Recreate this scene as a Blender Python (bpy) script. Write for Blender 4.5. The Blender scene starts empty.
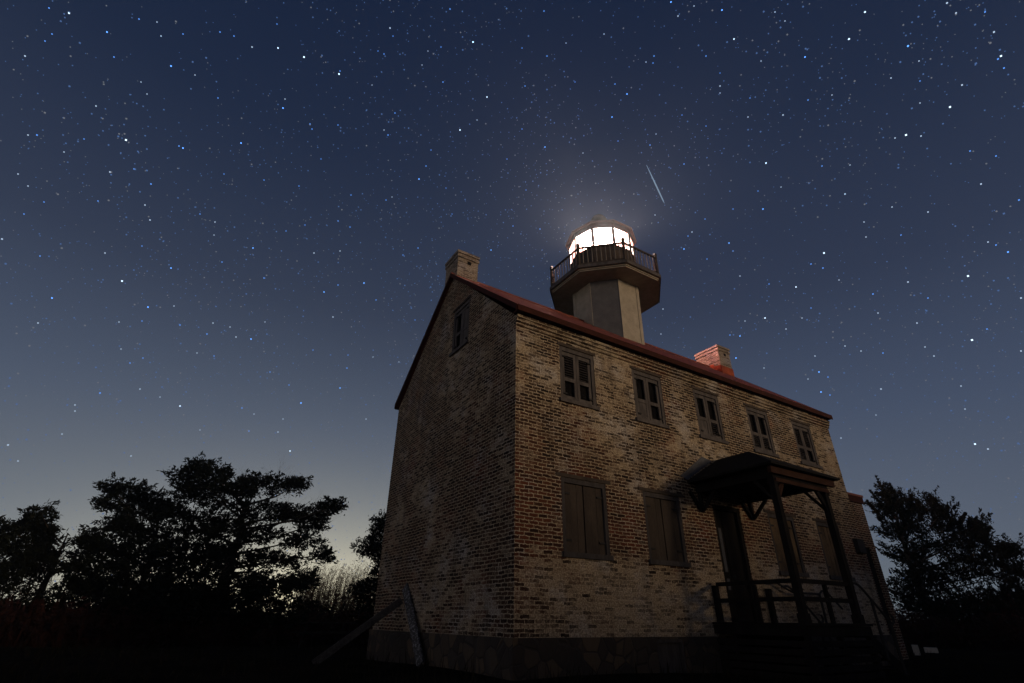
import bpy, math, random
from mathutils import Vector, Matrix
R = math.radians
PI = math.pi
random.seed(7)
scene = bpy.context.scene
col = scene.collection

# ------------------------------------------------------------------ camera
PITCH, YAW, ROLL, FPX = 0.4964, 1.0085, 0.0116, 513.36
CAM = Vector((-5.3213, -8.2840, 0.2684))
_d = Vector((math.cos(YAW) * math.cos(PITCH), math.sin(YAW) * math.cos(PITCH), math.sin(PITCH)))
_r0 = Vector((math.sin(YAW), -math.cos(YAW), 0))
_u0 = _r0.cross(_d)
_r = math.cos(ROLL) * _r0 + math.sin(ROLL) * _u0
_u = -math.sin(ROLL) * _r0 + math.cos(ROLL) * _u0
cam_data = bpy.data.cameras.new('camera')
cam = bpy.data.objects.new('camera', cam_data)
col.objects.link(cam)
M = Matrix((( _r.x, _u.x, -_d.x, CAM.x), (_r.y, _u.y, -_d.y, CAM.y), (_r.z, _u.z, -_d.z, CAM.z), (0, 0, 0, 1)))
cam.matrix_world = M
cam_data.sensor_width = 36
cam_data.lens = FPX / 1024 * 36
cam_data.clip_start = 0.05
cam_data.clip_end = 6000
scene.camera = cam


def ray(px, py):
    return (FPX * _d + (px - 512) * _r - (py - 341.5) * _u).normalized()


# ------------------------------------------------------------------ view / world / lights
scene.view_settings.view_transform = 'Standard'
scene.view_settings.look = 'None'
scene.view_settings.exposure = 0
scene.view_settings.gamma = 1
scene.render.film_transparent = False
scene.cycles.max_bounces = 6
scene.cycles.transparent_max_bounces = 16
scene.cycles.volume_bounces = 0

world = bpy.data.worlds.new('World')
scene.world = world
world.use_nodes = True
wn, wl = world.node_tree.nodes, world.node_tree.links
wn.clear()


class NT:
    """small helper to chain nodes"""
    def __init__(s, tree):
        s.t = tree; s.n = tree.nodes; s.l = tree.links

    def node(s, typ, **kw):
        n = s.n.new(typ)
        for k, v in kw.items():
            setattr(n, k, v)
        return n

    def put(s, sock, v):
        if isinstance(v, bpy.types.NodeSocket):
            s.l.new(v, sock)
        elif v is not None:
            if isinstance(v, (tuple, list)) and sock.type == 'RGBA' and len(v) == 3:
                v = (*v, 1)
            sock.default_value = v

    def math(s, op, a, b=None, c=None, clamp=False):
        n = s.node('ShaderNodeMath', operation=op, use_clamp=clamp)
        for i, v in enumerate((a, b, c)):
            if v is not None:
                s.put(n.inputs[i], v)
        return n.outputs[0]

    def mix(s, f, a, b, blend='MIX'):
        n = s.node('ShaderNodeMix', data_type='RGBA', blend_type=blend)
        s.put(n.inputs[0], f); s.put(n.inputs[6], a); s.put(n.inputs[7], b)
        return n.outputs[2]

    def noise(s, vec, scale, detail=3, rough=.55, dist=0, out=0):
        n = s.node('ShaderNodeTexNoise')
        s.put(n.inputs['Vector'], vec)
        n.inputs['Scale'].default_value = scale
        n.inputs['Detail'].default_value = detail
        n.inputs['Roughness'].default_value = rough
        n.inputs['Distortion'].default_value = dist
        return n.outputs[out]

    def ramp(s, f, stops, interp='LINEAR'):
        n = s.node('ShaderNodeValToRGB')
        cr = n.color_ramp
        cr.interpolation = interp
        while len(cr.elements) < len(stops):
            cr.elements.new(1)
        for e, (p, c) in zip(cr.elements, stops):
            e.position = p; e.color = (*c, 1) if len(c) == 3 else c
        s.put(n.inputs[0], f)
        return n.outputs[0]

    def range(s, v, a, b, c=0., d=1.):
        n = s.node('ShaderNodeMapRange', interpolation_type='SMOOTHSTEP')
        s.put(n.inputs[0], v)
        for i, x in enumerate((a, b, c, d)):
            n.inputs[i + 1].default_value = x
        return n.outputs[0]


def lin(r, g, b):
    f = lambda c: (c / 255 / 12.92) if c <= 10 else ((c / 255 + .055) / 1.055) ** 2.4
    return (f(r), f(g), f(b))


W_ = NT(world.node_tree)
tc = W_.node('ShaderNodeTexCoord')
sep = W_.node('ShaderNodeSeparateXYZ')
W_.put(sep.inputs[0], tc.outputs['Generated'])
zs = sep.outputs[2]
# clear night sky: deep blue overhead, greyer towards the horizon
base = W_.ramp(zs, [(0.0, lin(93, 102, 112)), (.12, lin(84, 94, 111)), (.30, lin(65, 77, 100)), (.5, lin(46, 56, 78)),
                    (.72, lin(28, 40, 64)), (.86, lin(20, 33, 58)), (1.0, lin(16, 30, 54))])
# last of the twilight over one point of the horizon
gdir = ray(322, 600); gh = Vector((gdir.x, gdir.y, 0)).normalized()
dt = W_.node('ShaderNodeVectorMath', operation='DOT_PRODUCT')
W_.put(dt.inputs[0], tc.outputs['Generated']); dt.inputs[1].default_value = gh
facing = W_.math('MAXIMUM', dt.outputs['Value'], 0.0)
el = W_.math('MAXIMUM', zs, 0.0)
wide = W_.math('MULTIPLY', W_.math('POWER', facing, 3.0), W_.math('EXPONENT', W_.math('MULTIPLY', el, -5.0)))
tight = W_.math('MULTIPLY', W_.math('POWER', facing, 14.0), W_.math('EXPONENT', W_.math('MULTIPLY', el, -13.5)))
c1 = W_.mix(wide, (0, 0, 0), (.150, .160, .128))
c2 = W_.mix(tight, (0, 0, 0), (.98, .80, .42))
sky = W_.mix(1.0, W_.mix(1.0, base, c1, 'ADD'), c2, 'ADD')
# warm glow added low in the unseen sky behind the camera, brightens the walls
dt2 = W_.node('ShaderNodeVectorMath', operation='DOT_PRODUCT')
W_.put(dt2.inputs[0], tc.outputs['Generated']); dt2.inputs[1].default_value = Vector((-.93, -.37, 0)).normalized()
fill_glow = W_.math('MULTIPLY', W_.math('POWER', W_.math('MAXIMUM', dt2.outputs['Value'], 0.0), 2.0), W_.math('EXPONENT', W_.math('MULTIPLY', el, -4.0)))
sky = W_.mix(1.0, sky, W_.mix(fill_glow, (0, 0, 0), (.82, .64, .47)), 'ADD')
bg = W_.node('ShaderNodeBackground')
W_.put(bg.inputs[0], sky)
bg.inputs[1].default_value = 1.0
wo = W_.node('ShaderNodeOutputWorld')
W_.put(wo.inputs[0], bg.outputs[0])

# low warm townlight coming over the added bank (front right of the house)
SUN_EL, SUN_AZ = R(5.5), math.atan2(-.88, .42)
sd = Vector((math.cos(SUN_AZ) * math.cos(SUN_EL), math.sin(SUN_AZ) * math.cos(SUN_EL), math.sin(SUN_EL)))
sun_data = bpy.data.lights.new('sun', 'SUN')
sun_data.energy = 1.5
sun_data.angle = R(10)
sun_data.color = (1.0, .69, .40)
sun = bpy.data.objects.new('sun', sun_data)
col.objects.link(sun)
sun.rotation_euler = sd.to_track_quat('Z', 'Y').to_euler()

# ------------------------------------------------------------------ mesh builder
class MB:
    def __init__(s):
        s.v = []; s.f = []; s.sm = []

    def face(s, pts, smooth=False):
        i = len(s.v); s.v.extend(Vector(p) for p in pts)
        s.f.append(tuple(range(i, i + len(pts)))); s.sm.append(smooth)
        return s

    def mesh(s, verts, faces, smooth=False):
        i = len(s.v); s.v.extend(Vector(p) for p in verts)
        for f in faces:
            s.f.append(tuple(i + k for k in f)); s.sm.append(smooth)
        return s

    def box(s, x0, y0, z0, x1, y1, z1):
        v = [(x, y, z) for z in (z0, z1) for y in (y0, y1) for x in (x0, x1)]
        return s.mesh(v, [(0, 2, 3, 1), (4, 5, 7, 6), (0, 1, 5, 4), (2, 6, 7, 3), (0, 4, 6, 2), (1, 3, 7, 5)])

    def bar(s, a, b, w, h, up=(0, 0, 1)):
        a, b = Vector(a), Vector(b); d = (b - a).normalized(); up = Vector(up)
        if abs(d.dot(up)) > .98: up = Vector((0, 1, 0))
        x = d.cross(up).normalized(); y = x.cross(d)
        v = [p + x * sx * w / 2 + y * sy * h / 2 for p in (a, b) for sx, sy in ((-1, -1), (1, -1), (1, 1), (-1, 1))]
        return s.mesh(v, [(3, 2, 1, 0), (4, 5, 6, 7), (0, 1, 5, 4), (1, 2, 6, 5), (2, 3, 7, 6), (3, 0, 4, 7)])

    def tube(s, pts, rad, n=8, cap=True):
        pts = [Vector(p) for p in pts]
        if not isinstance(rad, (list, tuple)): rad = [rad] * len(pts)
        rings = []; prev = None
        for i, p in enumerate(pts):
            d = (pts[min(i + 1, len(pts) - 1)] - pts[max(i - 1, 0)]).normalized()
            x = prev if prev is not None else d.orthogonal().normalized()
            x = (x - d * x.dot(d)).normalized(); prev = x; y = d.cross(x)
            rings.append([p + (x * math.cos(2 * PI * k / n) + y * math.sin(2 * PI * k / n)) * rad[i] for k in range(n)])
        v = [q for r in rings for q in r]; f = []
        for i in range(len(pts) - 1):
            for k in range(n):
                f.append((i * n + k, i * n + (k + 1) % n, (i + 1) * n + (k + 1) % n, (i + 1) * n + k))
        s.mesh(v, f, True)
        if cap:
            s.face(list(reversed(rings[0]))); s.face(rings[-1])
        return s

    def prism(s, poly0, poly1):
        n = len(poly0)
        s.face(list(reversed(poly0))); s.face(poly1)
        for k in range(n):
            s.face([poly0[k], poly0[(k + 1) % n], poly1[(k + 1) % n], poly1[k]])
        return s

    def lathe(s, cx, cy, prof, n=16, smooth=True):
        v = [(cx + r * math.cos(2 * PI * k / n), cy + r * math.sin(2 * PI * k / n), z) for r, z in prof for k in range(n)]
        f = [(i * n + k, i * n + (k + 1) % n, (i + 1) * n + (k + 1) % n, (i + 1) * n + k) for i in range(len(prof) - 1) for k in range(n)]
        return s.mesh(v, f, smooth)

    def build(s, name, mat, parent=None, uv=False, bevel=0):
        me = bpy.data.meshes.new(name)
        me.from_pydata([tuple(p) for p in s.v], [], s.f)
        if any(s.sm):
            me.polygons.foreach_set('use_smooth', s.sm)
        if uv:
            lay = me.uv_layers.new(name='UVMap')
            for pl in me.polygons:
                n = pl.normal
                for li in pl.loop_indices:
                    c = me.vertices[me.loops[li].vertex_index].co
                    if abs(n.z) > .7: lay.data[li].uv = (c.x, c.y)
                    else:
                        t = Vector((-n.y, n.x, 0)).normalized()
                        lay.data[li].uv = (c.dot(t), c.z)
        me.update()
        o = bpy.data.objects.new(name, me)
        col.objects.link(o)
        if mat: me.materials.append(mat)
        if parent:
            o.parent = parent
            o.matrix_parent_inverse = Matrix.Translation(-parent_origin(parent))
        if bevel:
            b = o.modifiers.new('bevel', 'BEVEL'); b.width = bevel; b.segments = 2; b.limit_method = 'ANGLE'
        return o


def parent_origin(p):
    v = Vector(p.location)
    while p.parent:
        # matrix_parent_inverse cancels the ancestors, so child coordinates stay world coordinates
        return Vector((0, 0, 0)) + v
    return v


def tag(o, label=None, cat=None, group=None, kind=None):
    if label: o['label'] = label
    if cat: o['category'] = cat
    if group: o['group'] = group
    if kind: o['kind'] = kind
    return o


def empty(name, loc):
    o = bpy.data.objects.new(name, None); o.location = loc; o.empty_display_size = .3
    col.objects.link(o); return o


# ------------------------------------------------------------------ materials
def material(name):
    m = bpy.data.materials.new(name); m.use_nodes = True
    m.node_tree.nodes.clear()
    t = NT(m.node_tree)
    out = t.node('ShaderNodeOutputMaterial')
    b = t.node('ShaderNodeBsdfPrincipled')
    t.put(out.inputs[0], b.outputs[0])
    return m, t, b, out


def bump(t, b, h, strength=.4, dist=.01):
    n = t.node('ShaderNodeBump'); n.inputs['Strength'].default_value = strength; n.inputs['Distance'].default_value = dist
    t.put(n.inputs['Height'], h); t.put(b.inputs['Normal'], n.outputs[0])


def simple(name, c1, c2, scale=6, rough=.75, spec=.3, bstr=.3, stretch=None, fine=40):
    m, t, b, o = material(name)
    tc = t.node('ShaderNodeTexCoord')
    v = tc.outputs['Object']
    if stretch:
        mp = t.node('ShaderNodeMapping'); mp.inputs['Scale'].default_value = stretch
        t.put(mp.inputs[0], v); v = mp.outputs[0]
    n1 = t.noise(v, scale, 5, .65)
    n2 = t.noise(v, fine, 2, .5)
    f = t.range(t.math('ADD', t.math('MULTIPLY', n1, .75), t.math('MULTIPLY', n2, .25)), .34, .66)
    t.put(b.inputs['Base Color'], t.mix(f, c1, c2))
    b.inputs['Roughness'].default_value = rough
    b.inputs['Specular IOR Level'].default_value = spec
    bump(t, b, n2, bstr, .006)
    return m


def brick_mat(name, wash_bias=0., front=False, red=0., mort_w=.0125, gain=1.):
    """dark old bricks in wide pale lime joints, with remains of limewash over the faces"""
    m, t, b, o = material(name)
    uvn = t.node('ShaderNodeUVMap'); uvn.uv_map = 'UVMap'
    uv = uvn.outputs[0]

    def wobble(v, scale, amp):
        d = t.node('ShaderNodeVectorMath', operation='SCALE')
        ns = t.node('ShaderNodeVectorMath', operation='SUBTRACT')
        t.put(ns.inputs[0], t.noise(uv, scale, 2, .6, out=1)); ns.inputs[1].default_value = (.5, .5, .5)
        t.put(d.inputs[0], ns.outputs[0]); d.inputs['Scale'].default_value = amp
        ad = t.node('ShaderNodeVectorMath', operation='ADD')
        t.put(ad.inputs[0], v); t.put(ad.inputs[1], d.outputs[0])
        return ad.outputs[0]
    wv = wobble(wobble(uv, 2.2, .045), 15, .042)
    br = t.node('ShaderNodeTexBrick'); br.offset = .5; br.squash = 1
    t.put(br.inputs['Vector'], wv)
    for k, v in (('Color1', (0, 0, 0, 1)), ('Color2', (1, 1, 1, 1)), ('Mortar', (.5, .5, .5, 1)), ('Scale', 1.), ('Mortar Size', mort_w),
                 ('Mortar Smooth', .6), ('Bias', 0.), ('Brick Width', .214), ('Row Height', .0705)):
        br.inputs[k].default_value = v
    tint = t.math('MULTIPLY', br.outputs['Color'], 1.0)
    mort = br.outputs['Fac']
    big = t.noise(uv, .55, 5, .62, .4)
    mid = t.noise(uv, 2.3, 5, .65)
    fine = t.noise(uv, 19, 4, .65)
    patch = t.noise(uv, 6.5, 4, .65)
    sp = t.node('ShaderNodeSeparateXYZ'); t.put(sp.inputs[0], uv)
    u, vz = sp.outputs[0], sp.outputs[1]
    w = t.math('ADD', t.math('MULTIPLY', big, 2.3), t.math('MULTIPLY', mid, 1.0))
    w = t.math('ADD', w, t.math('MULTIPLY', tint, .40))
    w = t.math('ADD', w, t.math('MULTIPLY', fine, .85))
    w = t.math('ADD', w, t.math('MULTIPLY', patch, .85))
    w = t.math('ADD', w, wash_bias)
    redz = t.math('ADD', t.range(t.noise(uv, .8, 3, .6), .48, .66), red)
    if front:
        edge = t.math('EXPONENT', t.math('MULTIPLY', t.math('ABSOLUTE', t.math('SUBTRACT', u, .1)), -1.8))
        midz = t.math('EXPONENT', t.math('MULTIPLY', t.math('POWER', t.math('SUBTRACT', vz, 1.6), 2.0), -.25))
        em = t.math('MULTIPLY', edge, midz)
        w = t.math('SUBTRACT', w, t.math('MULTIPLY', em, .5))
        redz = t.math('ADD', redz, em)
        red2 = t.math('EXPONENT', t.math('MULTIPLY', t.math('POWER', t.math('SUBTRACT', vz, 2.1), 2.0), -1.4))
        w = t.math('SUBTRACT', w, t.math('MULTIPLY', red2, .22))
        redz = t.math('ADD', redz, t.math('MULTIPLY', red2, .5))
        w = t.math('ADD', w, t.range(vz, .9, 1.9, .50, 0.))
    wash = t.range(w, 2.62, 3.18)
    redz = t.math('MINIMUM', redz, 1.0)
    dk = t.ramp(tint, [(0, (.012, .009, .008)), (.4, (.032, .020, .014)), (.75, (.055, .032, .020)), (1, (.024, .016, .013))])
    rd = t.ramp(tint, [(0, (.018, .009, .007)), (.35, (.058, .019, .012)), (.7, (.098, .033, .019)), (1, (.038, .018, .012))])
    bc = t.mix(redz, dk, rd)
    pale = t.mix(fine, (.30, .245, .17), (.50, .43, .32))
    pale = t.mix(t.range(t.noise(uv, 1.1, 4, .6), .45, .72), pale, (.42, .41, .40))
    pale = t.mix(t.range(patch, .5, .72, 0, .55), pale, (.16, .115, .075))
    if gain != 1.: pale = t.mix(1.0, pale, (gain, gain * 1.06, gain * 1.25), 'MULTIPLY')
    grit = t.noise(uv, 33, 3, .7)
    pale = t.mix(t.range(grit, .36, .60, .75, 0.), pale, (.09, .066, .044))
    pale = t.mix(t.range(grit, .56, .72, 0., .5), pale, (.66, .58, .45))
    cover = t.math('MAXIMUM', t.math('MULTIPLY', mort, t.range(t.noise(uv, 7.0, 5, .72), .28, .48, .35, 1.)), t.math('MULTIPLY', wash, t.math('ADD', .24, t.math('MULTIPLY', t.range(t.math('ADD', fine, t.math('MULTIPLY', tint, .55)), .46, .90), .60))))
    c = t.mix(cover, bc, pale)
    mp = t.node('ShaderNodeMapping'); mp.inputs['Scale'].default_value = (2.6, .42, 1)
    t.put(mp.inputs[0], uv)
    drip = t.range(t.noise(mp.outputs[0], 1.0, 5, .65), .50, .72)
    soot = t.range(t.noise(uv, .9, 6, .7), .46, .74)
    c = t.mix(t.math('MULTIPLY', drip, .55), c, t.mix(.28, (.012, .010, .009), c))
    c = t.mix(t.math('MULTIPLY', soot, .45), c, t.mix(.35, (.030, .018, .012), c))
    t.put(b.inputs['Base Color'], c)
    b.inputs['Roughness'].default_value = .92
    b.inputs['Specular IOR Level'].default_value = .12
    h = t.math('SUBTRACT', t.math('MULTIPLY', fine, .6), mort)
    bump(t, b, h, .6, .012)
    return m


def stone_mat():
    m, t, b, o = material('rubble_stone')
    uvn = t.node('ShaderNodeUVMap'); uvn.uv_map = 'UVMap'
    uv = uvn.outputs[0]
    vo = t.node('ShaderNodeTexVoronoi', feature='F1'); t.put(vo.inputs['Vector'], uv); vo.inputs['Scale'].default_value = 3.4
    ve = t.node('ShaderNodeTexVoronoi', feature='DISTANCE_TO_EDGE'); t.put(ve.inputs['Vector'], uv); ve.inputs['Scale'].default_value = 3.4
    sp = t.node('ShaderNodeSeparateColor'); t.put(sp.inputs[0], vo.outputs['Color'])
    c = t.ramp(sp.outputs[0], [(0, (.006, .005, .004)), (.45, (.016, .012, .009)), (.78, (.072, .050, .028)), (1, (.012, .012, .012))])
    c = t.mix(t.noise(uv, 9, 4, .6), t.mix(.5, c, (.05, .04, .035)), c)
    e = t.range(ve.outputs['Distance'], .02, .07)
    c = t.mix(e, (.022, .018, .015), c)
    t.put(b.inputs['Base Color'], c); b.inputs['Roughness'].default_value = .95
    bump(t, b, t.math('ADD', e, t.math('MULTIPLY', t.noise(uv, 14, 3), .5)), .8, .03)
    return m


def roof_mat():
    m, t, b, o = material('red_roofing')
    tc = t.node('ShaderNodeTexCoord'); v = tc.outputs['Object']
    br = t.node('ShaderNodeTexBrick'); uvn = t.node('ShaderNodeUVMap'); uvn.uv_map = 'UVMap'
    t.put(br.inputs['Vector'], uvn.outputs[0])
    for k, q in (('Color1', (.0, .0, .0, 1)), ('Color2', (1, 1, 1, 1)), ('Mortar', (.2, .2, .2, 1)), ('Scale', 1.), ('Mortar Size', .008), ('Brick Width', .26), ('Row Height', .16)):
        br.inputs[k].default_value = q
    f = t.math('ADD', t.math('MULTIPLY', br.outputs['Color'], .5), t.math('MULTIPLY', t.noise(v, 3, 4), .5))
    t.put(b.inputs['Base Color'], t.mix(f, (.085, .013, .006), (.17, .030, .014)))
    b.inputs['Roughness'].default_value = .7
    bump(t, b, t.math('SUBTRACT', 1.0, br.outputs['Fac']), .5, .01)
    return m


MAT = {
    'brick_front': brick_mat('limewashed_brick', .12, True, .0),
    'brick_gable': brick_mat('worn_gable_brick', .03, False, .15),
    'brick_wing': brick_mat('red_wing_brick', -.30, False, .6),
    'brick_chimney': brick_mat('painted_chimney_brick', 2.2, False, .6, .0125, .74),
    'stone': stone_mat(),
    'roof': roof_mat(),
    'trim_red': simple('oxide_red_trim', (.024, .008, .006), (.042, .013, .009), 5, .8, .08),
    'cream': simple('cream_paint', (.20, .18, .145), (.28, .255, .21), 4, .6, .4, .15),
    'slate': simple('slate_grey_paint', (.060, .060, .068), (.090, .090, .098), 4, .6, .4, .15),
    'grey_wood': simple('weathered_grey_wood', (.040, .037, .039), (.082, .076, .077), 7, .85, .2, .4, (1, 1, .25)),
    'shaded_louvre': simple('shaded_louvre_wood', (.012, .012, .014), (.030, .028, .030), 7, .9, .05, .3),  # shade of the angled slats is put into this colour
    'dark_frame': simple('dark_window_frame', (.026, .025, .028), (.052, .049, .052), 7, .85, .2, .4, (1, 1, .25)),
    'brown_board': simple('dark_brown_board', (.024, .020, .018), (.052, .042, .035), 3, .85, .2, .4, (1, 1, .3)),
    'mottled_board': simple('mottled_weathered_board', (.035, .026, .019), (.12, .085, .048), 3, .85, .2, .4, (1, 1, .4)),
    'dark': simple('dark_interior', (.004, .004, .005), (.008, .008, .009), 3, .9, .02),
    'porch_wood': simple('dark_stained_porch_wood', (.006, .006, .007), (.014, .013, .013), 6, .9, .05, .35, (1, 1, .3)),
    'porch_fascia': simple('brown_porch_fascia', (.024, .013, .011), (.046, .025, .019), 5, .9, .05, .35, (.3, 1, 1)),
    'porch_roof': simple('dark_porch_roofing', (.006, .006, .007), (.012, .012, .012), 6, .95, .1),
    'red_flashing': simple('red_roof_cement', (.16, .035, .018), (.26, .06, .03), 4, .8, .1),
    'flashing': simple('grey_lead_flashing', (.022, .026, .037), (.045, .052, .068), 5, .7, .3),
    'iron': simple('black_iron', (.010, .011, .013), (.022, .022, .025), 9, .7, .15),
    'white_wood': simple('white_painted_wood', (.06, .055, .052), (.11, .10, .095), 5, .6, .4, .15),
    'lantern_iron': simple('dark_lantern_iron', (.034, .028, .027), (.06, .048, .042), 5, .8, .1),
    'lantern_red': simple('dull_red_lantern_paint', (.07, .026, .02), (.12, .045, .033), 5, .5, .5),
    'bark': simple('bark', (.018, .014, .011), (.05, .038, .03), 8, .95, .1, .6),
    'foliage': simple('cedar_foliage', (.003, .004, .003), (.010, .012, .007), 3, .95, 0, 0),
    'brush': simple('dry_brush', (.012, .006, .005), (.028, .012, .010), 1.5, .95, 0, 0),
    'reed': simple('dry_reed', (.032, .015, .010), (.075, .043, .026), 2, .95, 0, 0),
    'grass': simple('winter_grass', (.008, .008, .005), (.018, .016, .010), .7, .95, 0, 0),
    'soil': simple('sandy_turf', (.006, .006, .005), (.016, .014, .011), .8, .97, 0, .5, None, 9),
    'concrete': simple('pale_concrete', (.26, .26, .25), (.40, .40, .38), 3, .9, .2),
    'plank': simple('weathered_plank', (.02, .019, .02), (.06, .056, .055), 12, .85, .2, .5),
}


def speckled():
    m, t, b, o = material('peeling_white_paint')
    tc = t.node('ShaderNodeTexCoord'); v = tc.outputs['Object']
    f = t.range(t.noise(v, 22, 4, .7), .52, .60)
    t.put(b.inputs['Base Color'], t.mix(f, (.02, .02, .022), (.24, .25, .28)))
    b.inputs['Roughness'].default_value = .8
    return m


MAT['peeling'] = speckled()


def pane_mat(name, tintc, emit):
    """wired frosted lantern glass, lit from behind by the lamp"""
    m, t, b, o = material(name)
    t.n.remove(b)
    tr = t.node('ShaderNodeBsdfTransparent'); tr.inputs[0].default_value = (*tintc, 1)
    em = t.node('ShaderNodeEmission'); em.inputs[0].default_value = (*emit[0], 1); em.inputs[1].default_value = emit[1]
    ad = t.node('ShaderNodeAddShader')
    t.put(ad.inputs[0], tr.outputs[0]); t.put(ad.inputs[1], em.outputs[0])
    t.put(o.inputs[0], ad.outputs[0])
    m.cycles.emission_sampling = 'NONE'
    return m


MAT['glass_white'] = pane_mat('lit_clear_glass', (.95, .95, .97), ((1, .97, 1.0), 1.0))
MAT['glass_pink'] = pane_mat('lit_pinkish_glass', (.95, .88, .88), ((1, .50, .50), .95))
MAT['glass_red'] = pane_mat('lit_ruby_glass', (1.0, .50, .45), ((1, .5, .5), .9))


def emit_mat(name, c, s, sampling='NONE'):
    m, t, b, o = material(name)
    t.n.remove(b)
    em = t.node('ShaderNodeEmission'); em.inputs[0].default_value = (*c, 1); em.inputs[1].default_value = s
    t.put(o.inputs[0], em.outputs[0]); m.cycles.emission_sampling = sampling
    return m


# ------------------------------------------------------------------ ground
GZ = -0.64


def ground_z(x, y):
    z = GZ + .05 * math.sin(x * .31 + 1.3) * math.cos(y * .27) + .03 * math.sin(x * .9 + y * .7)
    # unseen bank added to the front right, shaped to shade the lower front wall
    t = x * .42 + y * -.88
    z += 6.3 * math.exp(-((t - 33) / 8.) ** 2) * (1 + .16 * math.sin(x * .21 + 2) + .08 * math.sin(x * .57))
    # gentle flat around the house
    return z


mb = MB()
xs = [-90 + 180 * i / 150 for i in range(151)]
vv = [(x, y, ground_z(x, y)) for y in xs for x in xs]
mb.mesh(vv, [(j * 151 + i, j * 151 + i + 1, (j + 1) * 151 + i + 1, (j + 1) * 151 + i) for j in range(150) for i in range(150)], True)
tag(mb.build('ground', MAT['soil']), 'dark sandy turf around the brick lighthouse', kind='structure')

# ------------------------------------------------------------------ lighthouse
L, W, H, HR = 12.5, 7.03, 6.27, 9.59
YM = W / 2
BAYS = [1.701 + i * 2.2745 for i in range(5)]
UW, UH, US = 1.034, 5.866, 4.493
LW, LH, LS = 1.19, 2.827, 1.336
house = empty('lighthouse', (L / 2, YM, GZ))
tag(house, 'old two storey brick lighthouse with red roof and lit lantern tower', 'lighthouse')


def wall_cells(mb, plane, a0, a1, z0, z1, holes, depth, inv=1):
    """rectangular wall skin with reveals; plane maps (a, z, d) to xyz, d = depth behind the face"""
    A = sorted({a0, a1, *[h[0] for h in holes], *[h[1] for h in holes]})
    Z = sorted({z0, z1, *[h[2] for h in holes], *[h[3] for h in holes]})
    for i in range(len(A) - 1):
        for j in range(len(Z) - 1):
            ca, cz = (A[i] + A[i + 1]) / 2, (Z[j] + Z[j + 1]) / 2
            if any(h[0] < ca < h[1] and h[2] < cz < h[3] for h in holes): continue
            mb.face([plane(A[i], Z[j], 0), plane(A[i + 1], Z[j], 0), plane(A[i + 1], Z[j + 1], 0), plane(A[i], Z[j + 1], 0)][::inv])
    for h in holes:
        x0, x1, s0, s1 = h
        for p, q in (((x0, s0), (x0, s1)), ((x0, s1), (x1, s1)), ((x1, s1), (x1, s0)), ((x1, s0), (x0, s0))):
            mb.face([plane(p[0], p[1], 0), plane(q[0], q[1], 0), plane(q[0], q[1], depth), plane(p[0], p[1], depth)][::inv])


front = lambda a, z, d: (a, d, z)
gable = lambda a, z, d: (d, a, z)
DOOR = (5.73, 6.77, .27, 2.80)
holes = [(x - UW / 2, x + UW / 2, US, UH) for x in BAYS]
holes += [(x - LW / 2, x + LW / 2, LS, LH) for i, x in enumerate(BAYS) if i != 2] + [DOOR]
mb = MB()
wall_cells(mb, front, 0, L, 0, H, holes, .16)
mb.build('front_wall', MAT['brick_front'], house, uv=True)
# corbelled courses under the eaves
mb = MB()
mb.box(-.02, -.035, 6.02, L + .02, -.003, 6.10)
mb.box(-.02, -.07, 6.10, L + .02, -.003, 6.19)
mb.box(-.02, -.10, 6.19, L + .02, -.003, 6.26)
mb.build('corbel_course', MAT['brick_front'], house, uv=True)

GW = (2.33, 3.31, 6.63, 8.04)
mb = MB()
wall_cells(mb, gable, 0, W, 0, H, [], .16, -1)
# the triangle above, cut round the attic window
rk = lambda y: H + (HR - .16 - H) * (1 - abs(y - YM) / YM)
ys = [0, .8, 1.6, GW[0], GW[1], YM, 4.6, 5.8, W]
for a, c in zip(ys, ys[1:]):
    if (a, c) == (GW[0], GW[1]):
        mb.face([gable(a, H, 0), gable(c, H, 0), gable(c, GW[2], 0), gable(a, GW[2], 0)][::-1])
        mb.face([gable(a, GW[3], 0), gable(c, GW[3], 0), gable(c, rk(c), 0), gable(a, rk(a), 0)][::-1])
    else:
        lo = [gable(a, H, 0), gable(c, H, 0)]
        hi = []
        if rk(c) > H: hi.append(gable(c, rk(c), 0))
        if rk(a) > H: hi.append(gable(a, rk(a), 0))
        mb.face((lo + hi)[::-1])
for p, q in (((GW[0], GW[2]), (GW[0], GW[3])), ((GW[0], GW[3]), (GW[1], GW[3])), ((GW[1], GW[3]), (GW[1], GW[2])), ((GW[1], GW[2]), (GW[0], GW[2]))):
    mb.face([gable(*p, 0), gable(*q, 0), gable(*q, .16), gable(*p, .16)][::-1])
mb.build('gable_wall', MAT['brick_gable'], house, uv=True)
mb = MB()
mb.face([(L, 0, 0), (L, W, 0), (L, W, H), (L, YM, HR - .16), (L, 0, H)])
mb.build('gable_wall', MAT['brick_gable'], house, uv=True)
mb = MB()
mb.face([(L, W, 0), (0, W, 0), (0, W, H), (L, W, H)])
mb.build('rear_wall', MAT['brick_gable'], house, uv=True)
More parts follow.
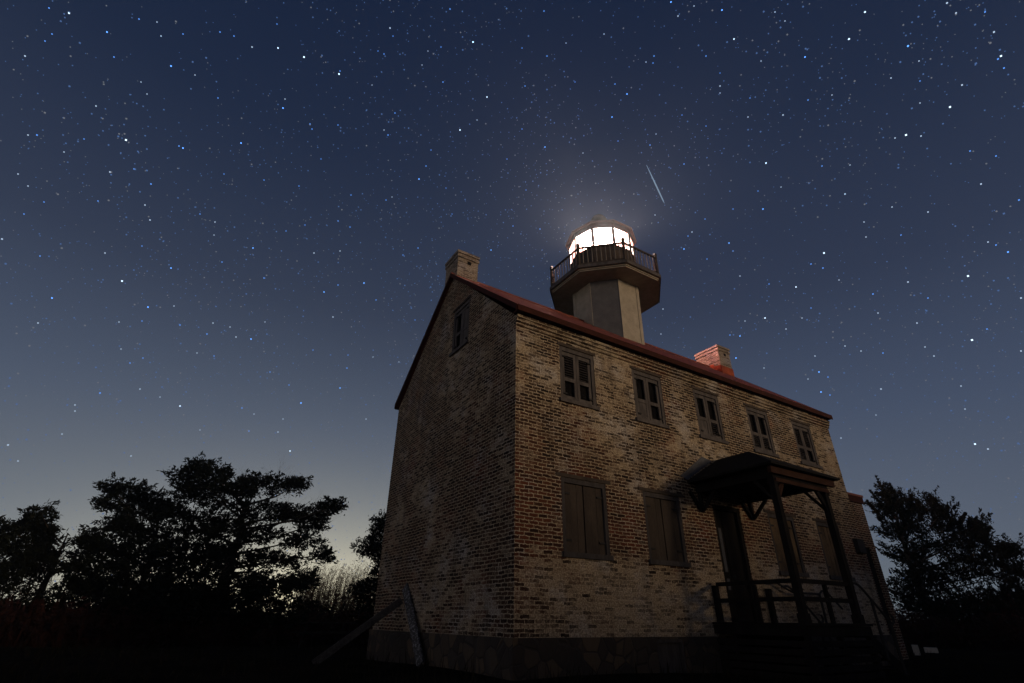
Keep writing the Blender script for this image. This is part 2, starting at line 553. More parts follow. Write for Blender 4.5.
# rubble foundation, a little proud of the brick
mb = MB()
CX = (3.27, 4.05)
wall_cells(mb, lambda a, z, d: (a, d - .05, z), -.05, L + .05, -1.2, 0, [(CX[0], CX[1], -.62, -.04)], .2)
mb.face([(-.05, -.05, -1.2), (-.05, -.05, 0), (-.05, W + .05, 0), (-.05, W + .05, -1.2)])
mb.face([(L + .05, -.05, -1.2), (L + .05, W + .05, -1.2), (L + .05, W + .05, 0), (L + .05, -.05, 0)])
mb.face([(L + .05, W + .05, -1.2), (-.05, W + .05, -1.2), (-.05, W + .05, 0), (L + .05, W + .05, 0)])
mb.face([(-.05, -.05, 0), (L + .05, -.05, 0), (L + .05, 0.02, 0), (-.05, 0.02, 0)])
mb.face([(-.05, 0.02, 0), (0.02, 0.02, 0), (0.02, W, 0), (-.05, W, 0)])
fnd = mb.build('foundation', MAT['stone'], house, uv=True)
mb = MB()
mb.box(CX[0], .04, -.62, CX[1], .1, -.04)
mb.box(CX[0], -.03, -.62, CX[0] + .06, .04, -.04); mb.box(CX[1] - .06, -.03, -.62, CX[1], .04, -.04)
mb.box(CX[0] + .06, -.03, -.10, CX[1] - .06, .04, -.04)
mb.build('cellar_window', MAT['dark_frame'], house)

# roof: two slopes with thickness, real eave and rake overhangs
ZE, YE, YB, RT = 6.43, .20, .10, HR - .08
x0, x1 = -.10, L + .02
th = .07
mb = MB()
for sgn in (1, -1):
    ye = -YE if sgn > 0 else W + YB
    a, b_, c, d_ = (x0, ye, ZE), (x1, ye, ZE), (x1, YM, RT), (x0, YM, RT)
    top = [a, b_, c, d_] if sgn > 0 else [b_, a, d_, c]
    bot = [(p[0], p[1], p[2] - th) for p in top]
    mb.prism(bot, top)
roof = mb.build('roof', MAT['roof'], house, uv=True)
mb = MB()
mb.tube([(x0 - .01, YM, RT + .01), (x1 + .01, YM, RT + .01)], .04, 8)
mb.build('ridge_cap', MAT['roof'], roof, uv=True)
for ye, s in ((-YE, 1), (W + YB, -1)):
    mb = MB()
    mb.box(x0, min(ye, ye - s * .03), ZE - .15, x1, max(ye, ye - s * .03), ZE - .005)
    mb.build('fascia', MAT['trim_red'], roof)
    mb = MB()
    b_ = (-.003 if s > 0 else W + .003)
    a = ye + s * .035
    mb.box(x0 + .02, min(a, b_), ZE - .14, x1 - .02, max(a, b_), ZE - .10)
    mb.build('soffit', MAT['trim_red'], roof)
for xr in (x0 - .025, x1 + .005):
    for ye in (-YE, W + YB):
        mb = MB()
        P0 = [(xr, ye, ZE - .14), (xr + .02, ye, ZE - .14), (xr + .02, ye, ZE + .01), (xr, ye, ZE + .01)]
        P1 = [(xr, YM, RT - .14), (xr + .02, YM, RT - .14), (xr + .02, YM, RT + .01), (xr, YM, RT + .01)]
        mb.prism(P0, P1)
        mb.build('rake_board', MAT['trim_red'], roof)


def chimney(xa, xb, y0, y1, ztop):
    mb = MB()
    mb.box(xa, y0, HR - 1.2, xb, y1, ztop - .24)
    mb.box(xa - .03, y0 - .03, ztop - .24, xb + .03, y1 + .03, ztop - .15)
    mb.box(xa - .005, y0 - .005, ztop - .15, xb + .005, y1 + .005, ztop - .09)
    mb.box(xa - .04, y0 - .04, ztop - .09, xb + .04, y1 + .04, ztop)
    c = mb.build('chimney', MAT['brick_chimney'], house, uv=True)
    m2 = MB()
    zb0, zb1 = HR - .02, HR + .02
    # stepped flashing where the stack meets the slates
    m2.box(xa - .02, y0 - .02, HR - 1.0, xb + .02, y0 - .002, HR - .20)
    m2.build('flashing', MAT['red_flashing'], c)
    m2 = MB()
    m2.prism([(xa - .022, y0 - .02, HR - .9), (xa - .022, 3.9, HR - .9), (xa - .022, 3.62, HR - .01), (xa - .022, 3.30, HR - .05), (xa - .022, 3.28, HR - .14), (xa - .022, y0 - .02, HR - .20)],
             [(xa - .003, y0 - .02, HR - .9), (xa - .003, 3.9, HR - .9), (xa - .003, 3.62, HR - .01), (xa - .003, 3.30, HR - .05), (xa - .003, 3.28, HR - .14), (xa - .003, y0 - .02, HR - .20)])
    if xa > 6: m2.build('flashing', MAT['red_flashing'], c)
    m3 = MB()
    m3.box((xa + xb) / 2 - .02, y0 - .012, ztop - .42, (xa + xb) / 2 + .10, y0 - .004, ztop - .30)
    m3.build('flue_hatch', MAT['dark'], c)
    m4 = MB(); m4.box(xa + .14, y0 + .14, ztop - .02, xb - .14, y1 - .14, ztop + .012)
    m4.build('flue', MAT['dark'], c)
    return c


chimney(.02, .72, 3.36, 4.20, 10.36)
chimney(L - .74, L - .02, 2.98, 4.08, 10.32)


# ---- windows
def louvre_window(pl, a0, a1, z0, z1, seed, miss=.25):
    """pl(a, z, d) maps to world; frame > two shutters with slatted panels, sill, lintel"""
    rnd = random.Random(seed)
    def bx(m, aa, ab, za, zb, d0, d1):
        p, q = pl(aa, za, d0), pl(ab, zb, d1)
        m.box(*[min(i, j) for i, j in zip(p, q)], *[max(i, j) for i, j in zip(p, q)])
    m = MB()
    fw = .085
    bx(m, a0, a0 + fw, z0 + .07, z1, .015, .15); bx(m, a1 - fw, a1, z0 + .07, z1, .015, .15)
    bx(m, a0 + fw, a1 - fw, z1 - .10, z1, .015, .15)
    bx(m, a0 + fw, a1 - fw, z0 + .07, z1 - .10, .135, .15)
    w = m.build('window', MAT['grey_wood'], house)
    m = MB(); bx(m, a0 + fw + .003, a1 - fw - .003, z0 + .073, z1 - .103, .118, .132); m.build('pane', MAT['dark'], w)
    m = MB(); bx(m, a0 - .04, a1 + .04, z0 - .02, z0 + .067, -.05, .15); m.build('sill', MAT['grey_wood'], w)
    m = MB(); bx(m, a0 - .05, a1 + .05, z1 + .003, z1 + .07, -.018, .10); m.build('lintel', MAT['brown_board'], w)
    mid = (a0 + a1) / 2
    for s in (0, 1):
        sa, sb = (a0 + fw + .006, mid - .005) if s == 0 else (mid + .005, a1 - fw - .006)
        za, zb = z0 + .08, z1 - .108
        m = MB(); st = .075
        d0, d1 = .045, .08
        bx(m, sa, sa + st, za, zb, d0, d1); bx(m, sb - st, sb, za, zb, d0, d1)
        zm = za + (zb - za) * .42
        bx(m, sa + st, sb - st, zb - .09, zb, d0, d1)
        bx(m, sa + st, sb - st, zm - .04, zm + .05, d0, d1)
        bx(m, sa + st, sb - st, za, za + .10, d0, d1)
        for (pa, pb) in ((za + .10, zm - .04), (zm + .05, zb - .09)):
            if rnd.random() < miss:                      # a boarded panel in place of the slats
                bx(m, sa + st, sb - st, pa, pb, d0 + .012, d1 - .008); continue
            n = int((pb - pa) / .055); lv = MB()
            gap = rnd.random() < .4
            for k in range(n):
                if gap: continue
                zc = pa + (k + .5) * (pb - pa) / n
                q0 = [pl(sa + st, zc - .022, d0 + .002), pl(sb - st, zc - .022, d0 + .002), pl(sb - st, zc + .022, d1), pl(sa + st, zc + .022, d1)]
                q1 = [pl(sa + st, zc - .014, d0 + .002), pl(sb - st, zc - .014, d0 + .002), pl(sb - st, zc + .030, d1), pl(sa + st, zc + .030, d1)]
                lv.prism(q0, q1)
            if lv.f: lv.build('louvre', MAT['shaded_louvre'], w)
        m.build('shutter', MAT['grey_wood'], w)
    for zz in (z0 + .2, z1 - .25):
        for (p_, q_) in ((a0 + .09, a0 + .20), (a1 - .20, a1 - .09)):
            m = MB(); bx(m, p_, q_, zz, zz + .035, .012, .044); m.build('hinge', MAT['iron'], w)
    return w


def board_window(pl, a0, a1, z0, z1, mat):
    def bx(m, aa, ab, za, zb, d0, d1):
        p, q = pl(aa, za, d0), pl(ab, zb, d1)
        m.box(*[min(i, j) for i, j in zip(p, q)], *[max(i, j) for i, j in zip(p, q)])
    m = MB(); fw = .085
    bx(m, a0, a0 + fw, z0 + .08, z1, .01, .15); bx(m, a1 - fw, a1, z0 + .08, z1, .01, .15)
    bx(m, a0 + fw, a1 - fw, z1 - .10, z1, .01, .15)
    bx(m, a0 + fw, a1 - fw, z0 + .08, z1 - .10, .11, .15)
    w = m.build('window', MAT['dark_frame'], house)
    m = MB(); bx(m, a0 - .03, a1 + .03, z0 - .02, z0 + .077, -.05, .15); m.build('sill', MAT['dark_frame'], w)
    m = MB(); bx(m, a0 - .13, a1 + .13, z1 + .003, z1 + .075, -.02, .10); m.build('lintel', MAT['brown_board'], w)
    mid = (a0 + a1) / 2
    for s in (0, 1):
        sa, sb = (a0 + fw + .006, mid - .014) if s == 0 else (mid + .014, a1 - fw - .006)
        m = MB()
        n = 3
        for k in range(n):
            ba, bb = sa + (sb - sa) * k / n, sa + (sb - sa) * (k + 1) / n
            bx(m, ba + .002, bb - .002, z0 + .09, z1 - .108, .05 + .003 * (k % 2), .08)
        m.build('shutter', mat, w)
    for zz in (z0 + .28, z1 - .32):
        for (p_, q_) in ((a0 + .09, a0 + .24), (a1 - .24, a1 - .09)):
            m = MB(); bx(m, p_, q_, zz, zz + .04, .028, .05); m.build('hinge', MAT['iron'], w)
    return w


for i, x in enumerate(BAYS):
    louvre_window(front, x - UW / 2, x + UW / 2, US, UH, 30 + i, (.0, .06, .12, .1, .1)[i])
louvre_window(gable, GW[0], GW[1], GW[2], GW[3], 91, .2)
for i in (0, 1, 3, 4):
    board_window(front, BAYS[i] - LW / 2, BAYS[i] + LW / 2, LS, LH, MAT['brown_board'] if i < 2 else MAT['mottled_board'])

# ---- front door
mb = MB()
mb.box(DOOR[0], .02, DOOR[2], DOOR[0] + .10, .15, DOOR[3]); mb.box(DOOR[1] - .10, .02, DOOR[2], DOOR[1], .15, DOOR[3])
mb.box(DOOR[0] + .10, .02, DOOR[3] - .10, DOOR[1] - .10, .15, DOOR[3])
mb.box(DOOR[0] + .10, .10, DOOR[2], DOOR[1] - .10, .15, DOOR[3] - .10)
for za, zb in ((.40, 1.0), (1.12, 2.5)):
    mb.box(6.12, .085, za, 6.60, .10, zb)
door = mb.build('door', MAT['porch_wood'], house)
mb = MB(); mb.box(5.855, .085, .92, 6.02, .098, 1.16); mb.box(5.855, .085, 1.30, 6.02, .098, 2.28)
mb.build('side_light', MAT['flashing'], door)
mb = MB(); mb.tube([(6.14, .085, 1.2), (6.14, .03, 1.2)], [.012, .012], 8); mb.lathe(6.14, .02, [(.001, 1.17), (.03, 1.185), (.034, 1.2), (.03, 1.215), (.001, 1.23)], 10)
mb.build('handle', MAT['iron'], door)

# meter box on the wall near the right corner
mb = MB(); mb.box(11.98, -.13, 2.10, 12.36, -.003, 2.46); mb.box(11.96, -.15, 2.46, 12.38, -.003, 2.49)
mb.build('meter_box', MAT['iron'], house, bevel=.01)

# ---- low wing on the right gable
WX, WY0, WY1, WZ = 14.36, .5, 5.2, 4.0
WD = (13.66, 14.04, -.35, 2.42)
mb = MB()
wall_cells(mb, lambda a, z, d: (a, WY0 + d, z), L + .003, WX, -1.1, WZ, [WD], .14)
mb.face([(WX, WY0, -1.1), (WX, WY1, -1.1), (WX, WY1, WZ), (WX, (WY0 + WY1) / 2, WZ + .65), (WX, WY0, WZ)])
mb.face([(WX, WY1, -1.1), (L, WY1, -1.1), (L, WY1, WZ), (WX, WY1, WZ)])
wing = mb.build('wing_wall', MAT['brick_wing'], house, uv=True)
mb = MB()
for s, ye in ((1, WY0 - .08), (-1, WY1 + .08)):
    ymid = (WY0 + WY1) / 2
    top = [(L + .16, ye, WZ + .12), (WX + .06, ye, WZ + .12), (WX + .06, ymid, WZ + .75), (L + .16, ymid, WZ + .75)]
    if s < 0: top = [top[1], top[0], top[3], top[2]]
    mb.prism([(p[0], p[1], p[2] - .07) for p in top], top)
mb.build('wing_roof', MAT['roof'], house, uv=True)
mb = MB(); mb.box(L + .003, WY0 - .06, WZ - .16, WX + .04, WY0 - .003, WZ + .06)
mb.build('wing_fascia', MAT['trim_red'], house)
mb = MB()
mb.box(WD[0], WY0 + .05, WD[2], WD[1], WY0 + .12, WD[3])
for k in range(3): mb.box(WD[0] + .02 + k * .118, WY0 + .035, WD[2] + .03, WD[0] + .125 + k * .118, WY0 + .05, WD[3] - .03)
mb.build('wing_door', MAT['porch_wood'], house)

# ---- tower, gallery and lantern on the ridge
AX, AY = L / 2, YM


def oc(rad, z, k):
    a = R(22.5 + 45 * k)
    return (AX + rad * math.cos(a), AY + rad * math.sin(a), z)


def ring(rad, z): return [oc(rad, z, k) for k in range(8)]


TR0, TR1, TZ0, TZ1 = 1.24, 1.27, 8.0, 10.99
tower = None
mb = MB()
for k in range(8):
    # face between corner k and k+1 ; faces 1,3,5,7 point along the axes, the others sit on the diagonals
    if k % 2 == 1: mb.face([oc(TR0, TZ0, k), oc(TR0, TZ0, k + 1), oc(TR1, TZ1, k + 1), oc(TR1, TZ1, k)])
tower = mb.build('tower', MAT['cream'], house, uv=True)
for k in range(0, 8, 2):
    m = MB(); m.face([oc(TR0, TZ0, k), oc(TR0, TZ0, k + 1), oc(TR1, TZ1, k + 1), oc(TR1, TZ1, k)])
    m.build('tower_panel', MAT['slate'], tower)
for k in range(8):
    m = MB()
    a = R(22.5 + 45 * k)
    for s in (-1, 1):
        if (k + (0 if s > 0 else -1)) % 2 == 0: continue   # boards lie on the cream faces
        q0, q1 = Vector(oc(TR0 + .018, TZ0, k)), Vector(oc(TR1 + .018, TZ1 - .02, k))
        n0, n1 = Vector(oc(TR0 + .018, TZ0, k + s)), Vector(oc(TR1 + .018, TZ1 - .02, k + s))
        t0 = (n0 - q0).normalized() * .13
        inn = Vector((-math.cos(a), -math.sin(a), 0)) * .05
        pl0 = [q0, q0 + t0, q0 + t0 + inn, q0 + inn]; pl1 = [q1, q1 + t0, q1 + t0 + inn, q1 + inn]
        m.prism(pl0, pl1)
    m.build('corner_board', MAT['cream'], tower)

DR, DZ = 2.13, 11.0
mb = MB()
mb.prism(ring(DR, DZ), ring(DR, DZ + .10))
mb.prism(ring(DR - .06, DZ - .06), ring(DR - .06, DZ - .001))
gallery = mb.build('gallery', MAT['cream'], house)
mb = MB(); mb.prism(ring(DR - .1, DZ - .10), ring(DR - .1, DZ - .061))
mb.build('gallery_soffit', MAT['cream'], gallery)
mb = MB()
for k in range(8):
    a, b_ = Vector(oc(DR + .015, DZ + .05, k)), Vector(oc(DR + .015, DZ + .05, k + 1))
    mb.bar(a, b_, .03, .13)
mb.build('gallery_fascia', MAT['grey_wood'], gallery)
for k in range(8):
    m = MB(); c = oc(DR - .07, 0, k)
    m.box(c[0] - .04, c[1] - .04, DZ + .10, c[0] + .04, c[1] + .04, DZ + 1.02)
    m.prism([(c[0] - .06, c[1] - .06, DZ + 1.02), (c[0] + .06, c[1] - .06, DZ + 1.02), (c[0] + .06, c[1] + .06, DZ + 1.02), (c[0] - .06, c[1] + .06, DZ + 1.02)],
            [(c[0] - .03, c[1] - .03, DZ + 1.10), (c[0] + .03, c[1] - .03, DZ + 1.10), (c[0] + .03, c[1] + .03, DZ + 1.10), (c[0] - .03, c[1] + .03, DZ + 1.10)])
    m.build('railing_post', MAT['lantern_iron'], gallery)
    a, b_ = Vector(oc(DR - .07, 0, k)), Vector(oc(DR - .07, 0, k + 1))
    d = (b_ - a).normalized()
    a2, b2 = a + d * .04, b_ - d * .04
    up = Vector((0, 0, 1))
    MB().bar(a2 + up * (DZ + .90), b2 + up * (DZ + .90), .055, .06).build('top_rail', MAT['lantern_iron'], gallery)
    MB().bar(a2 + up * (DZ + .20), b2 + up * (DZ + .20), .04, .05).build('bottom_rail', MAT['lantern_iron'], gallery)
    for q in range(1, 10):
        p = a.lerp(b_, q / 10)
        MB().bar(p + up * (DZ + .225), p + up * (DZ + .87), .03, .03).build('baluster', MAT['white_wood'], gallery)

LR, LZ0, LZ1, LZG = 1.24, 12.46, 13.50, 13.28
NL = 10


def lc(rad, z, k):
    a = R(231 + 18 + 36 * k)
    return (AX + rad * math.cos(a), AY + rad * math.sin(a), z)


def lring(rad, z): return [lc(rad, z, k) for k in range(NL)]


mb = MB()
mb.prism(lring(LR + .02, DZ + .101), lring(LR + .02, LZ0 - .06))
mb.prism(lring(LR + .05, LZ0 - .059), lring(LR + .05, LZ0))
lantern = mb.build('lantern', MAT['lantern_iron'], house)
for k in range(NL):
    # panes 9, 8 and 0 look out over the front; the others are rosy, two over the right roof are ruby glass
    clear = k in (8, 9, 0)
    m = MB()
    a, b_ = Vector(lc(LR - .02, 0, k)), Vector(lc(LR - .02, 0, k + 1))
    m.face([a + up * LZ0, b_ + up * LZ0, b_ + up * LZG, a + up * LZG])
    m.build('pane', MAT['glass_white' if clear else 'glass_red' if k in (2, 3) else 'glass_pink'], lantern)
    m = MB(); m.bar(Vector(lc(LR, LZ0, k)), Vector(lc(LR, LZG, k)), .10, .06)
    m.build('mullion', MAT['lantern_iron'], lantern)
mb = MB()
ER = 1.40
prof = [(LR + .04, LZ1), (ER, LZ1 - .03), (ER + .01, LZ1 + .04), (1.02, LZ1 + .34), (.5, LZ1 + .68), (.30, LZ1 + .80), (.30, LZ1 + .90)]
for (ra, za), (rb, zb) in zip(prof, prof[1:]):
    A, B = lring(ra, za), lring(rb, zb)
    for k in range(NL): mb.face([A[k], A[(k + 1) % NL], B[(k + 1) % NL], B[k]])
mb.prism(lring(LR + .03, LZG), lring(LR + .03, LZ1 + .05))
mb.build('lantern_roof', MAT['lantern_red'], lantern)
mb = MB()
mb.lathe(AX, AY, [(.30, LZ1 + .89), (.37, LZ1 + .92), (.38, LZ1 + 1.02), (.35, LZ1 + 1.17), (.26, LZ1 + 1.32), (.14, LZ1 + 1.41), (.04, LZ1 + 1.45), (.03, LZ1 + 1.52), (.005, LZ1 + 1.54)], 16)
mb.build('ventilator', MAT['lantern_iron'], lantern)
mb = MB()
mb.lathe(AX, AY, [(.02, LZ0 + .1), (.12, LZ0 + .12), (.2, LZ0 + .3), (.24, LZ0 + .55), (.2, LZ0 + .8), (.12, LZ0 + .98), (.02, LZ0 + 1.0)], 16)
lens = mb.build('lens', emit_mat('lamp_lens', (1, .97, .95), 2.5), lantern)
mb = MB(); mb.tube([(AX, AY, DZ + 1.2), (AX, AY, LZ0 + .1)], .12, 10)
mb.build('lens_pedestal', MAT['iron'], lantern)
lamp_data = bpy.data.lights.new('lamp', 'POINT')
lamp_data.energy = 33000
lamp_data.color = (1, .88, .80)
lamp_data.shadow_soft_size = .55
lamp = bpy.data.objects.new('lamp', lamp_data)
lamp.location = (AX, AY, LZ0 + .55)
col.objects.link(lamp)

# ---- porch
PX0, PX1, PY = 5.28, 7.22, -1.95
FZ = .27
mb = MB()
n = 16
for k in range(n):
    ya = -2.10 + 2.09 * k / n
    mb.box(5.05, ya + .004, FZ - .05, 7.45, ya + 2.09 / n - .004, FZ)
mb.box(5.08, -2.06, FZ - .22, 7.42, -.006, FZ - .053)
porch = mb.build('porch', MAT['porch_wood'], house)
mb = MB()
for k in range(6):
    z = -.80 + k * .135
    mb.box(5.10, -2.09, z, 7.40, -2.06, z + .10); mb.box(5.07, -2.05, z, 5.10, -.06, z + .10)
for xx in (5.10, 6.2, 7.3): mb.box(xx, -2.058, -1.1, xx + .1, -1.96, FZ - .223)
mb.box(5.13, -.5, -1.1, 7.38, -.4, FZ - .223)
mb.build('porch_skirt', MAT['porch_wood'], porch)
for px in (PX0, PX1):
    m = MB()
    m.box(px - .065, PY - .065, FZ, px + .065, PY + .065, 3.0)
    m.box(px - .085, PY - .085, FZ, px + .085, PY + .085, FZ + .16)
    m.box(px - .08, PY - .08, 2.86, px + .08, PY + .08, 2.93)
    m.build('porch_post', MAT['porch_wood'], porch)
    m = MB(); m.box(px - .06, -.10, FZ, px + .06, -.004, .98)
    m.build('half_post', MAT['porch_wood'], porch)
mb = MB()
mb.box(PX0 - .08, PY - .07, 3.0, PX1 + .08, PY + .07, 3.20)
for px in (PX0, PX1): mb.box(px - .07, PY + .072, 3.0, px + .07, -.004, 3.20)
mb.build('porch_beam', MAT['porch_wood'], porch)
mb = MB()
mb.box(PX0 - .22, PY - .155, 3.05, PX1 + .28, PY - .072, 3.235)
mb.box(PX0 - .02, PY - .095, 2.90, PX1 + .06, PY - .072, 2.985)
mb.build('porch_fascia', MAT['porch_fascia'], porch)


def arc_brace(p, du, drop, run):
    """curved knee brace from a point on the post up to the beam along du"""
    pts = []
    for i in range(7):
        t = i / 6 * PI / 2
        pts.append(Vector(p) + Vector(du) * run * (1 - math.cos(t)) + Vector((0, 0, drop * math.sin(t))))
    return pts


for px, s in ((PX0, 1), (PX1, -1)):
    m = MB()
    p = (px, PY, 2.56)
    m.bar((px + s * .06, PY, 2.55), (px + s * .40, PY, 3.0), .05, .06)
    pts = arc_brace((px + s * .07, PY, 2.5), (s, 0, 0), .5, .46)
    for a, b_ in zip(pts, pts[1:]): m.bar(a, b_, .045, .05)
    m.build('porch_bracket', MAT['porch_fascia'] if s > 0 else MAT['porch_wood'], porch)
    m = MB()
    m.bar((px, PY + .06, 2.55), (px, PY + .42, 3.0), .05, .06)
    m.build('porch_bracket', MAT['porch_wood'], porch)
    m = MB()
    m.bar((px, -.045, 2.57), (px, -.045, 3.0), .08, .08)
    m.bar((px, -.08, 2.60), (px, -.50, 3.0), .06, .07)
    m.bar((px - .03, -.045, 2.60), (px - .36, -.045, 3.0), .06, .07)
    pts = arc_brace((px, -.07, 2.62), (0, -1, 0), .4, .42)
    m.build('porch_bracket', MAT['porch_wood'], porch)
# hipped roof: ridge runs out from the wall, eaves on three sides
EX0, EX1, EY, EZ, RZ, RY = 4.93, 7.58, -2.22, 3.25, 3.98, -.92
mb = MB()
xm = (EX0 + EX1) / 2
A, B, C_, D = (EX0, -.004, EZ), (EX0, EY, EZ), (EX1, EY, EZ), (EX1, -.004, EZ)
E_, F_ = (xm, RY, RZ), (xm, -.004, RZ)
mb.face([A, E_ if False else B, E_, F_][::1]); mb.face([B, C_, E_]); mb.face([C_, D, F_, E_])
lo = lambda p: (p[0], p[1], p[2] - .05)
mb.face([lo(A), lo(D), lo(C_), lo(B)])
for p, q in ((A, B), (B, C_), (C_, D)): mb.face([p, lo(p), lo(q), q])
mb.face([A, F_, D, lo(D), lo(A)])
mb.build('porch_roof', MAT['porch_roof'], porch)
mb = MB()
mb.prism([(EX0 - .20, -.004, EZ + .10), (EX0 + .02, -.004, EZ + .03), (xm - .25, -.004, RZ - .08), (xm - .62, -.004, RZ - .02)][::-1],
         [(EX0 - .20, -.012, EZ + .10), (EX0 + .02, -.012, EZ + .03), (xm - .25, -.012, RZ - .08), (xm - .62, -.012, RZ - .02)][::-1])
mb.build('flashing', MAT['flashing'], porch)
# railing: top and middle rails, a few uprights
m = MB()
for z in (1.00, .68):
    m.box(PX0 - .03, PY + .07, z - .04, PX0 + .03, -.105, z + .04)
    m.box(PX0 + .07, PY - .03, z - .04, PX1 - .07, PY + .03, z + .04)
m.box(PX0 - .035, -1.06, FZ, PX0 + .035, -.99, .955)
m.box(6.22, PY - .034, FZ, 6.29, PY + .034, .955)
m.build('porch_railing', MAT['porch_wood'], porch)
# steps going down to the right
m = MB()
for k in range(4):
    z1_ = FZ - .21 * (k + 1); xa = 7.455 + .29 * k
    m.box(xa, -1.95, z1_ - .05, xa + .32, -.35, z1_)
for yy in (-1.93, -.41):
    m.bar((7.47, yy, FZ - .24), (8.66, yy, GZ - .05), .05, .2)
m.build('porch_steps', MAT['porch_wood'], porch)
for yy in (PY, -.38):
    m = MB()
    m.tube([(7.28, yy, 1.02), (7.5, yy, 1.04), (7.62, yy, 1.0), (7.75, yy, .92), (8.5, yy, .32), (8.60, yy, .27), (8.68, yy, .30), (8.70, yy, .38), (8.66, yy, .44)], .026, 8)
    m.tube([(8.52, yy, -.9), (8.52, yy, .30)], .035, 8)
    m.tube([(7.98, yy, -.4), (7.98, yy, .74)], .03, 8)
    m.build('handrail', MAT['iron'], porch)
# curved iron rail seen along the far side of the porch floor
m = MB()
m.tube([(7.22, -.14, 1.12), (7.5, -.14, 1.12), (7.8, -.16, 1.0), (8.05, -.18, .92), (8.5, -.2, .92), (9.1, -.22, .92), (9.25, -.22, 1.0), (9.5, -.22, .95), (10.0, -.22, .6)], .025, 8)
m.tube([(9.1, -.22, -.9), (9.1, -.22, .92)], .03, 8)
m.build('handrail', MAT['iron'], porch)

# ------------------------------------------------------------------ loose things by the house
def at(px, py, dist):
    """point at a horizontal distance from the camera along the sight line of a pixel"""
    v = ray(px, py); h = math.hypot(v.x, v.y)
    return CAM + v * (dist / h)


def on_z(px, py, z):
    v = ray(px, py)
    return CAM + v * ((z - CAM.z) / v.z)


top = Vector((-.03, 4.90, .95)); bot = on_z(421, 666, -.585)
mb = MB()
dv = (bot - top).normalized()
mb.bar(top, bot, .05, .24, up=(0, 1, .2))
tag(mb.build('plank', MAT['peeling'], bevel=.006), 'plank with flaking white paint leaning against the brick gable', 'plank')
mb = MB()
e = on_z(313, 664, GZ + .02)
s_ = top.lerp(bot, .20) + Vector((-.14, .05, 0))
mb.bar(s_, e, .13, .15)
tag(mb.build('timber_beam', MAT['plank'], bevel=.01), 'long timber beam sloping from the gable plank down to the turf', 'beam')

# picnic table by the reeds
c = at(327, 630, 22)
tb = empty('picnic_table', (c.x, c.y, GZ))
tag(tb, 'low dark picnic table standing in front of the reeds', 'table')
vx = Vector((_r0.x, _r0.y, 0)); vy = Vector((-vx.y, vx.x, 0))
def loc(a, b_, z): return Vector((c.x, c.y, z)) + vx * a + vy * b_
mb = MB()
for k in range(5): mb.bar(loc(-.95, -.36 + .18 * k, GZ + .74), loc(.95, -.36 + .18 * k, GZ + .74), .165, .04)
mb.build('table_top', MAT['porch_wood'], tb)
for s in (-1, 1):
    m = MB()
    for k in range(2): m.bar(loc(-.95, s * (.72 + .15 * k), GZ + .45), loc(.95, s * (.72 + .15 * k), GZ + .45), .14, .04)
    m.build('bench', MAT['porch_wood'], tb)
    m = MB()
    m.bar(loc(s * .65, -.75, GZ - .1), loc(s * .65, -.2, GZ + .72), .05, .1); m.bar(loc(s * .65, .75, GZ - .1), loc(s * .65, .2, GZ + .72), .05, .1)
    m.bar(loc(s * .65, -.86, GZ + .40), loc(s * .65, .86, GZ + .40), .05, .09)
    m.build('leg', MAT['porch_wood'], tb)

# pale concrete blocks on the turf past the wing
for (pxa, pxb, pya, pyb, lab) in ((914.5, 921, 645, 655.5, 'narrow pale concrete block on the turf right of the wing'),
                                  (925.5, 939, 647.5, 653.5, 'wide pale concrete block on the turf right of the wing')):
    g_ = on_z((pxa + pxb) / 2, pyb, GZ); dist = min(40, math.hypot(g_.x - CAM.x, g_.y - CAM.y))
    a, b_ = at(pxa, pyb, dist), at(pxb, pyb, dist); zt = at(pxa, pya, dist).z
    m = MB()
    dn = Vector((ray(920, 650).x, ray(920, 650).y, 0)).normalized() * .3
    p0 = [a, b_, b_ + dn, a + dn]
    m.prism([Vector((p.x, p.y, GZ - .4)) for p in p0], [Vector((p.x, p.y, zt)) for p in p0])
    tag(m.build('concrete_block', MAT['concrete'], bevel=.02), lab, 'block', 'concrete blocks by the wing')

# ------------------------------------------------------------------ vegetation
def leaf_cloud(mb, centre, rad, n, size, rnd, droop=.3):
    for _ in range(n):
        while True:
            q = Vector((rnd.uniform(-1, 1), rnd.uniform(-1, 1), rnd.uniform(-1, 1)))
            if q.length <= 1: break
        q *= (.35 + .65 * rnd.random()) ** .35
        p = centre + vx * q.x * rad[0] + vy * q.y * rad[1] + Vector((0, 0, q.z * rad[2]))
        s = size * rnd.uniform(.5, 1.4)
        d1 = Vector((rnd.gauss(0, 1), rnd.gauss(0, 1), rnd.gauss(.2, .8))).normalized()
        d2 = d1.orthogonal().normalized(); d2.rotate(Matrix.Rotation(rnd.uniform(0, 6.28), 3, d1))
        a = p - d1 * s * .5; b_ = p + d1 * s * .8
        mb.face([a, p + d2 * s * .28, b_, p - d2 * s * .28])


